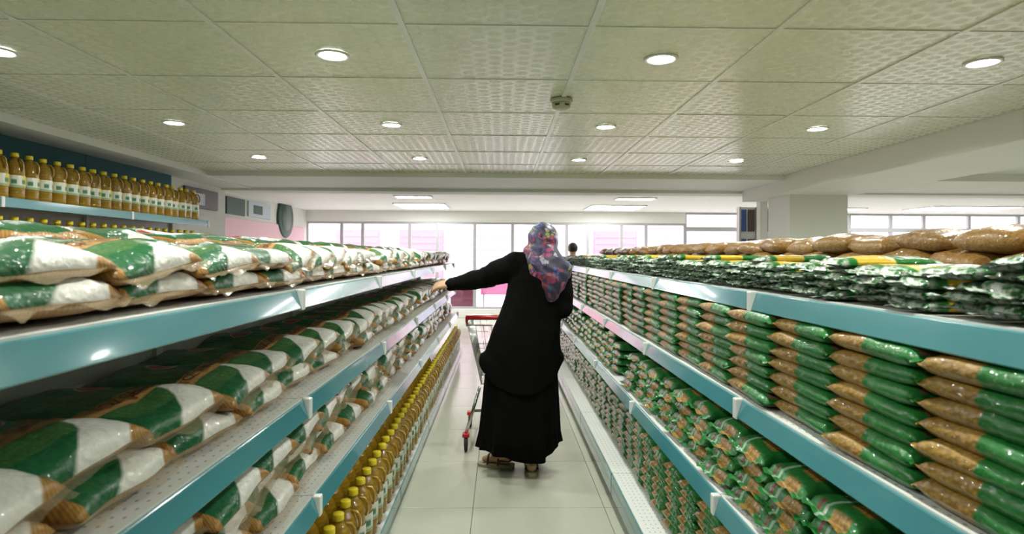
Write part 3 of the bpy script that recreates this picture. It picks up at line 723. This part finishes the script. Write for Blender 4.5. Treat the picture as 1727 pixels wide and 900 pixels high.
# ------------------------------------------------------------------ bags
def pillow(name, L, W, T, nu, nv, seed, wr, m, seal=0.0, pu=6.0, pv=4.0, waist=.08, zm=.35, flat=0.5, m2=None):
    """a filled film bag lying flat: length along x, width along y; returns mesh and surface function"""
    off = Vector((seed * 7.3, seed * 3.1, seed * 1.7))
    def prof(u, v):
        return max(0.0, 1 - abs(2 * u - 1) ** pu) ** .5 * max(0.0, 1 - abs(2 * v - 1) ** pv) ** .5
    def pos(u, t):
        v = .5 - .5 * cos(pi * t); v = .35 * t + .65 * v
        p = prof(min(max(u, 0), 1), v)
        edge = exp(-max(0.0, 1 - abs(2 * u - 1)) / .16)
        x = (u - .5) * L; wf = 1 - waist * sin(pi * min(max(u, 0), 1)) - .03 * edge * abs(2 * v - 1) ** 6
        y = (v - .5) * W * wf
        n = noise.noise(Vector((x * 9, y * 9, 0)) + off) * wr
        n2 = noise.noise(Vector((x * 7, y * 46, 3)) + off) * wr * edge * 1.3
        n3 = noise.noise(Vector((x * 24, y * 24, 5)) + off) * wr * .35
        zmid = zm * T + noise.noise(Vector((x * 6, y * 6, 9)) + off) * wr * .8
        x += noise.noise(Vector((0, y * 8, 4)) + off) * wr * 1.2 * (1 if u > .5 else -1) * abs(2 * u - 1)
        zt = zmid + (T - zm * T) * p ** (1 - flat * .4) + (n + n2 + n3) * min(1, p * 1.5)
        zb = max(0.0, zmid * (1 - p ** .7))
        return x, y, zt, zb, v, zmid
    us = []
    for i in range(nu + 1):
        t = i / nu; us.append(.5 * t + .5 * (.5 - .5 * cos(pi * t)))
    bm = bmesh.new(); uvl = bm.loops.layers.uv.new('UVMap'); uvd = {}
    top, bot = [], []
    rows = list(us)
    for u in rows:
        tr, br = [], []
        for k in range(nv + 1):
            t = k / nv; x, y, zt, zb, v, zmid = pos(u, t); uvv = .5 * (t + v)
            if u <= 0 or u >= 1 or k in (0, nv):
                vv = bm.verts.new((x, y, zmid)); uvd[vv] = (u, uvv); tr.append(vv); br.append(vv)
            else:
                a = bm.verts.new((x, y, zt)); b_ = bm.verts.new((x, y, zb)); uvd[a] = (u, uvv); uvd[b_] = (u, uvv); tr.append(a); br.append(b_)
        top.append(tr); bot.append(br)
    def quad(q, mi=0):
        if len(set(q)) < 3: return
        try: f = bm.faces.new(list(dict.fromkeys(q)))
        except ValueError: return
        f.smooth = True; f.material_index = mi
        for l in f.loops: l[uvl].uv = uvd[l.vert]
    for i in range(nu):
        for k in range(nv):
            quad((top[i][k], top[i + 1][k], top[i + 1][k + 1], top[i][k + 1]))
            quad((bot[i][k], bot[i][k + 1], bot[i + 1][k + 1], bot[i + 1][k]), 1 if m2 else 0)
    if seal:
        for end, sgn in ((0, -1), (nu, 1)):
            prev = top[end]
            for q in (1, 2):
                row = []
                for k in range(nv + 1):
                    c = top[end][k].co
                    vv = bm.verts.new((c.x + sgn * seal * q / 2, c.y, c.z + .35 * T * .5 * sin(k * 1.9 + seed * 2 + q) * .6)); uvd[vv] = ((-.06 if sgn < 0 else 1.06), uvd[top[end][k]][1]); row.append(vv)
                for k in range(nv):
                    quad((prev[k], row[k], row[k + 1], prev[k + 1]) if sgn > 0 else (prev[k], prev[k + 1], row[k + 1], row[k]))
                prev = row
    me = mesh_of(bm, name, [m, m2] if m2 else m)
    return me, pos
def text_mesh(body):
    cu = bpy.data.curves.new('t', 'FONT'); cu.body = body; cu.align_x = 'CENTER'; cu.align_y = 'CENTER'; cu.offset = .012
    o = link('t', cu); dg = bpy.context.evaluated_depsgraph_get(); me = bpy.data.meshes.new_from_object(o.evaluated_get(dg))
    bpy.data.objects.remove(o)
    xs_ = [v.co.x for v in me.vertices]; ys_ = [v.co.y for v in me.vertices]
    w_, h_ = max(xs_) - min(xs_), max(ys_) - min(ys_); cx, cy = (max(xs_) + min(xs_)) / 2, (max(ys_) + min(ys_)) / 2
    bm = bmesh.new(); bm.from_mesh(me); bmesh.ops.triangulate(bm, faces=bm.faces[:])
    bmesh.ops.subdivide_edges(bm, edges=bm.edges[:], cuts=1, use_grid_fill=True); bmesh.ops.triangulate(bm, faces=bm.faces[:])
    V = [((v.co.x - cx) / w_, (v.co.y - cy) / h_) for v in bm.verts]; bm.verts.index_update()
    F = [tuple(v.index for v in f.verts) for f in bm.faces]; bm.free(); bpy.data.meshes.remove(me)
    return V, F
TXT = text_mesh('TOZ ŞEKER')
SL, SW, ST = .47, .36, .084
def t_of(uvv):                    # invert uvv = .5*(t + v(t))
    lo, hi = 0.0, 1.0
    for _ in range(24):
        t = (lo + hi) / 2; v = .35 * t + .65 * (.5 - .5 * cos(pi * t))
        if .5 * (t + v) < uvv: lo = t
        else: hi = t
    return lo
SUG = []
for k in range(7):
    me, pos = pillow('sugar_bag', SL, SW, ST, 24, 16, k + 1, .012, M['sugar'], 0, 3.4, 3.6, .05, m2=M['gold_film'])
    V, F = TXT; verts = []
    faces = list(F)
    for a, b in V:                # title across the strip: reads away from the near edge, tops towards the back
        u = .648 - b * .092; t = t_of(.53 + a * .60); x, y, zt, zb, v, zm_ = pos(u, t); verts.append((x, y, zt + .0042))
    tm = bpy.data.meshes.new('title_lettering'); tm.from_pydata(verts, [], faces); tm.materials.append(M['ink']); verts = []
    for a, b in V:                # small repeat on the near side edge
        u = .60 + a * .26; t = t_of(.085 + b * .035); x, y, zt, zb, v, zm_ = pos(u, t); verts.append((x, y - .003, zt + .003))
    t2 = bpy.data.meshes.new('side_lettering'); t2.from_pydata(verts, [], faces); t2.materials.append(M['ink'])
    bm = bmesh.new(); prev = None     # clear fin at the aisle end
    for q in range(4):
        row = []
        for j in range(25):
            t = j / 24; x, y, zt, zb, v, zm_ = pos(1.0, t)
            row.append(bm.verts.new((x - .004 + q * .010, y, zm_ + .004 * q / 3 * sin(j * 1.15 + k * 2) + .008 * q / 3 * sin(j * .43 + k) - .003 * q)))
        if prev:
            for j in range(24): f = bm.faces.new((prev[j], row[j], row[j + 1], prev[j + 1])); f.smooth = True
        prev = row
    SUG.append((me, tm, t2, mesh_of(bm, 'end_seal', M['seal'])))
def sugar(x, y, z, rz, tilt, roll, lab, grp, near, k=None, flip=False):
    me, tm, t2, sm = SUG[R.randrange(7) if k is None else k]
    o = link('sugar_bag', me, None, (x, y, z), (R.uniform(-.02, .02) + roll, tilt, rz))
    tag(o, lab, 'sugar bag', grp)
    if near: link('end_seal', sm, o); link('title_lettering', tm, o); link('side_lettering', t2, o)
    return o
def sugar_row(lipx, z, y0, y1, inset, names, top_layers, drop=0.0):
    """a flat bottom layer, then layers of bags that lie like shingles, each with its far edge on the next one"""
    y = y0; n = 0
    while y < y1:
        n += 1; ins = inset + R.uniform(-.01, .03)
        sugar(-(lipx + ins + SL / 2), y + R.uniform(-.012, .012), z + .003, R.uniform(-.06, .06), 0, 0, names(n, 0), 'sugar bags left of the aisle', y < 5.2); y += .362
    for l in range(1, top_layers + 1):
        y = y0 - .24 + (.29 if l == 1 else .42) ; n = 0
        while y < y1 - .05:
            n += 1; roll = R.uniform(.03, .11) if y < 2.2 else R.uniform(.12, .26); step = .35 * cos(roll) * (.95 if y < 2.2 else .82) - .01
            if R.random() >= drop:
                ins = inset + R.uniform(-.015, .045) + .012 * l
                sugar(-(lipx + ins + SL / 2), y, z + .012 + l * .058, R.uniform(-.09, .09), R.uniform(-.01, .05), roll, names(n, l), 'sugar bags left of the aisle', y < 5.2)
            y += step
LAY = ['bottom', 'second', 'third', 'fourth']
sugar_row(.734, 1.344, .70, 9.0, .02, lambda n, l: 'gold green white sugar bag, %s layer of left top shelf, %s from camera' % (LAY[l], nth(n)), 1)
sugar_row(.707, .954, .50, 9.0, .05, lambda n, l: 'gold green white sugar bag, %s layer of left middle shelf, %s from camera' % (LAY[l], nth(n)), 1)
sugar_row(.669, .604, 1.25, 9.0, .055, lambda n, l: 'gold green white sugar bag, %s layer of left lower shelf, %s from camera' % (LAY[l], nth(n)), 2, .06)
# bags on the far side of the left gondola, behind the top row
y = .9; n = 0
while y < 9.0:
    n += 1
    for l in (0, 1, 2):
        yy = y + R.uniform(-.03, .03) + (.12 if l % 2 else 0)
        sugar(-1.50 + R.uniform(-.015, .015), yy, 1.344 + l * .065, R.uniform(-.1, .1) + (pi if R.random() < .5 else 0), 0, 0,
              'sugar bag behind the left top row, %s layer, %s from camera' % (LAY[l], nth(n)), 'sugar bags behind the left top row', False)
    y += .40

# oil bottles
prof = [(.0, 0), (.050, 0), (.056, .006), (.057, .03), (.055, .04), (.057, .05), (.057, .075), (.0565, .08), (.0565, .165), (.057, .17), (.0575, .19), (.055, .215), (.047, .245), (.034, .268), (.022, .282), (.0175, .288), (.0175, .300), (0, .300)]
bm = bmesh.new(); add_lathe(bm, prof, 20, sq=.05); bot_me = mesh_of(bm, 'oil_bottle', M['oil'])
bm = bmesh.new(); add_lathe(bm, [(.0225, .292), (.0235, .295), (.0235, .316), (.021, .320), (.0, .320)], 16); cap_me = mesh_of(bm, 'cap', M['capy'])
bm = bmesh.new(); add_lathe(bm, [(.0590, .082), (.0592, .083), (.0592, .162), (.0590, .163)], 24, sq=.05)
bmesh.ops.delete(bm, geom=[f for f in bm.faces if len(f.verts) > 4], context='FACES_ONLY'); lab_me = mesh_of(bm, 'label', M['label'])
bm = bmesh.new(); add_tube(bm, [(.028, 0, .276), (.050, 0, .272), (.064, 0, .250), (.067, 0, .215), (.060, 0, .192)], [.006, .007, .0075, .0075, .006], 6); han_me = mesh_of(bm, 'handle', M['oil'])
def bottle(x, y, z, lab, grp, parts=True, rz=None, s=1.0):
    o = link('oil_bottle', bot_me, None, (x, y, z), (0, 0, R.uniform(-.25, .25) if rz is None else rz), (s, s, s)); tag(o, lab, 'bottle', grp)
    link('cap', cap_me, o)
    if parts: link('label', lab_me, o); link('handle', han_me, o)
    return o
y = 1.55; n = 0
while y < 8.95:
    n += 1
    bottle(-.664 + R.uniform(-.004, .004), y, .089, 'yellow capped oil bottle on left base deck, front row, %s from camera' % nth(n), 'oil bottles on the left base deck')
    if y < 6.5: bottle(-.800, y + .02, .089, 'yellow capped oil bottle on left base deck, second row, %s from camera' % nth(n), 'oil bottles on the left base deck', False)
    y += .128
y = 1.9; n = 0
while y < 6.58:
    n += 1
    bottle(-3.34 + R.uniform(-.006, .006), y, 1.832, 'oil bottle on the upper wall shelf at far left, %s from camera' % nth(n), 'oil bottles on the wall shelves')
    bottle(-3.36, y + .03, 1.397, 'oil bottle on the wall shelf below the upper one, %s from camera' % nth(n), 'oil bottles on the wall shelves', False)
    y += .131

# pasta and grain bags on the right
def variants(key, n, *a, **k): return [pillow(key, *a[:5], i + 11, *a[5:], **k)[0] for i in range(n)]
LONG = variants('pasta_bag', 6, .340, .20, .054, 18, 8, .008, M['long'], .010, pu=6.5, pv=3.4, waist=.05, zm=.48)
WIND = variants('pasta_bag', 6, .34, .245, .064, 16, 10, .007, M['window'], .022, pu=5, pv=3.4, waist=.05, zm=.40)
SMAL = variants('pasta_bag', 6, .218, .15, .047, 14, 8, .007, M['small'], .010, pu=6, pv=3.4, waist=.04, zm=.48)
STIC = variants('spaghetti_pack', 8, .29, .104, .031, 14, 6, .005, M['stick'], .032, pu=8, pv=3.0, waist=.02, zm=.45)
BROW = variants('grain_bag', 6, .40, .262, .092, 16, 10, .012, M['brown'], 0, pu=3.6, pv=3.0, waist=.03, zm=.42)
ORD = ['bottom', 'second', 'third', 'fourth', 'fifth', 'sixth', 'seventh', 'eighth', 'ninth']
def put(name, mes, loc, rot, lab, cat, grp):
    o = link(name, mes[R.randrange(len(mes))], None, loc, rot); return tag(o, lab, cat, grp)
# middle shelf: columns of flat bags, long side to the aisle
y = .74; n = 0
while y < 8.9:
    n += 1; dx = R.uniform(0, .02); cnt = 7
    for l in range(cnt):
        put('flat_pasta_bag', LONG, (.880 + .006 + dx + .10 + R.uniform(-.008, .008), y + R.uniform(-.008, .008), .954 + l * .0445), (R.uniform(-.03, .03), R.uniform(-.02, .02), pi / 2 + R.uniform(-.06, .06)),
            'flat green and gold pasta bag, %s up in stack %s from camera, right middle shelf' % (ORD[l], nth(n)), 'flat pasta bag', 'pasta bag stacks on the right middle shelf')
    y += .352
# lower shelf: windowed bags, ends to the aisle
y = .98; n = 0
while y < 8.9:
    n += 1; cnt = 4 if not 4.0 < y < 4.35 else 0
    if y > 4.35 and R.random() < .3: cnt = 5
    for l in range(cnt):
        put('windowed_pasta_bag', WIND, (.800 + .028 + .17 + .008 * l + R.uniform(0, .02), y + R.uniform(-.012, .012), .604 + l * .055), (R.uniform(-.02, .02), R.uniform(-.02, .02), pi + R.uniform(-.08, .08)),
            'green windowed pasta bag, %s up in stack %s from camera, right lower shelf' % (ORD[l], nth(n)), 'windowed pasta bag', 'windowed pasta bags on the right lower shelf')
    y += .262
# base deck: small bags in columns
y = 1.60; n = 0
while y < 8.95:
    n += 1; cnt = 8
    for l in range(cnt):
        put('small_pasta_bag', SMAL, (RBX + .115 + .075 + R.uniform(-.006, .012), y + R.uniform(-.006, .006), .174 + l * .0385), (R.uniform(-.03, .03), R.uniform(-.02, .02), pi / 2 + R.uniform(-.07, .07)),
            'small gold and green pasta bag, %s up in stack %s from camera, right base' % (ORD[l], nth(n)), 'small pasta bag', 'small pasta bags on the right base deck')
    y += .229
# top shelf: long spaghetti packs, ends to the aisle
y = .66; n = 0
while y < 8.95:
    n += 1; cnt = 4 if R.random() > .22 else 5
    if y > 8.0: cnt = 4
    for l in range(cnt):
        put('spaghetti_pack', STIC, (.930 + .03 + .165 + R.uniform(-.022, .022), y + R.uniform(-.006, .006), 1.344 + l * .0245), (R.uniform(-.16, .16), R.uniform(-.03, .03), pi + R.uniform(-.10, .10)),
            'thin green spaghetti pack, %s up in pile %s from camera, right top shelf' % (ORD[l], nth(n)), 'spaghetti pack', 'spaghetti packs on the right top shelf')
    y += .118
# behind them, brown grain bags
y = .95; n = 0
while y < 8.8:
    n += 1
    for l in (0, 1, 2):
        put('grain_bag', BROW, (1.66 + R.uniform(-.02, .02), y + R.uniform(-.012, .012) + .1 * (l % 2), 1.344 + l * .066), (R.uniform(-.06, .06), R.uniform(-.05, .05), pi + R.uniform(-.2, .2)),
            'brown grain bag, %s layer behind the spaghetti packs, %s from camera' % (('lower', 'middle', 'upper')[l], nth(n)), 'grain bag', 'brown grain bags behind the spaghetti packs')
    y += .285
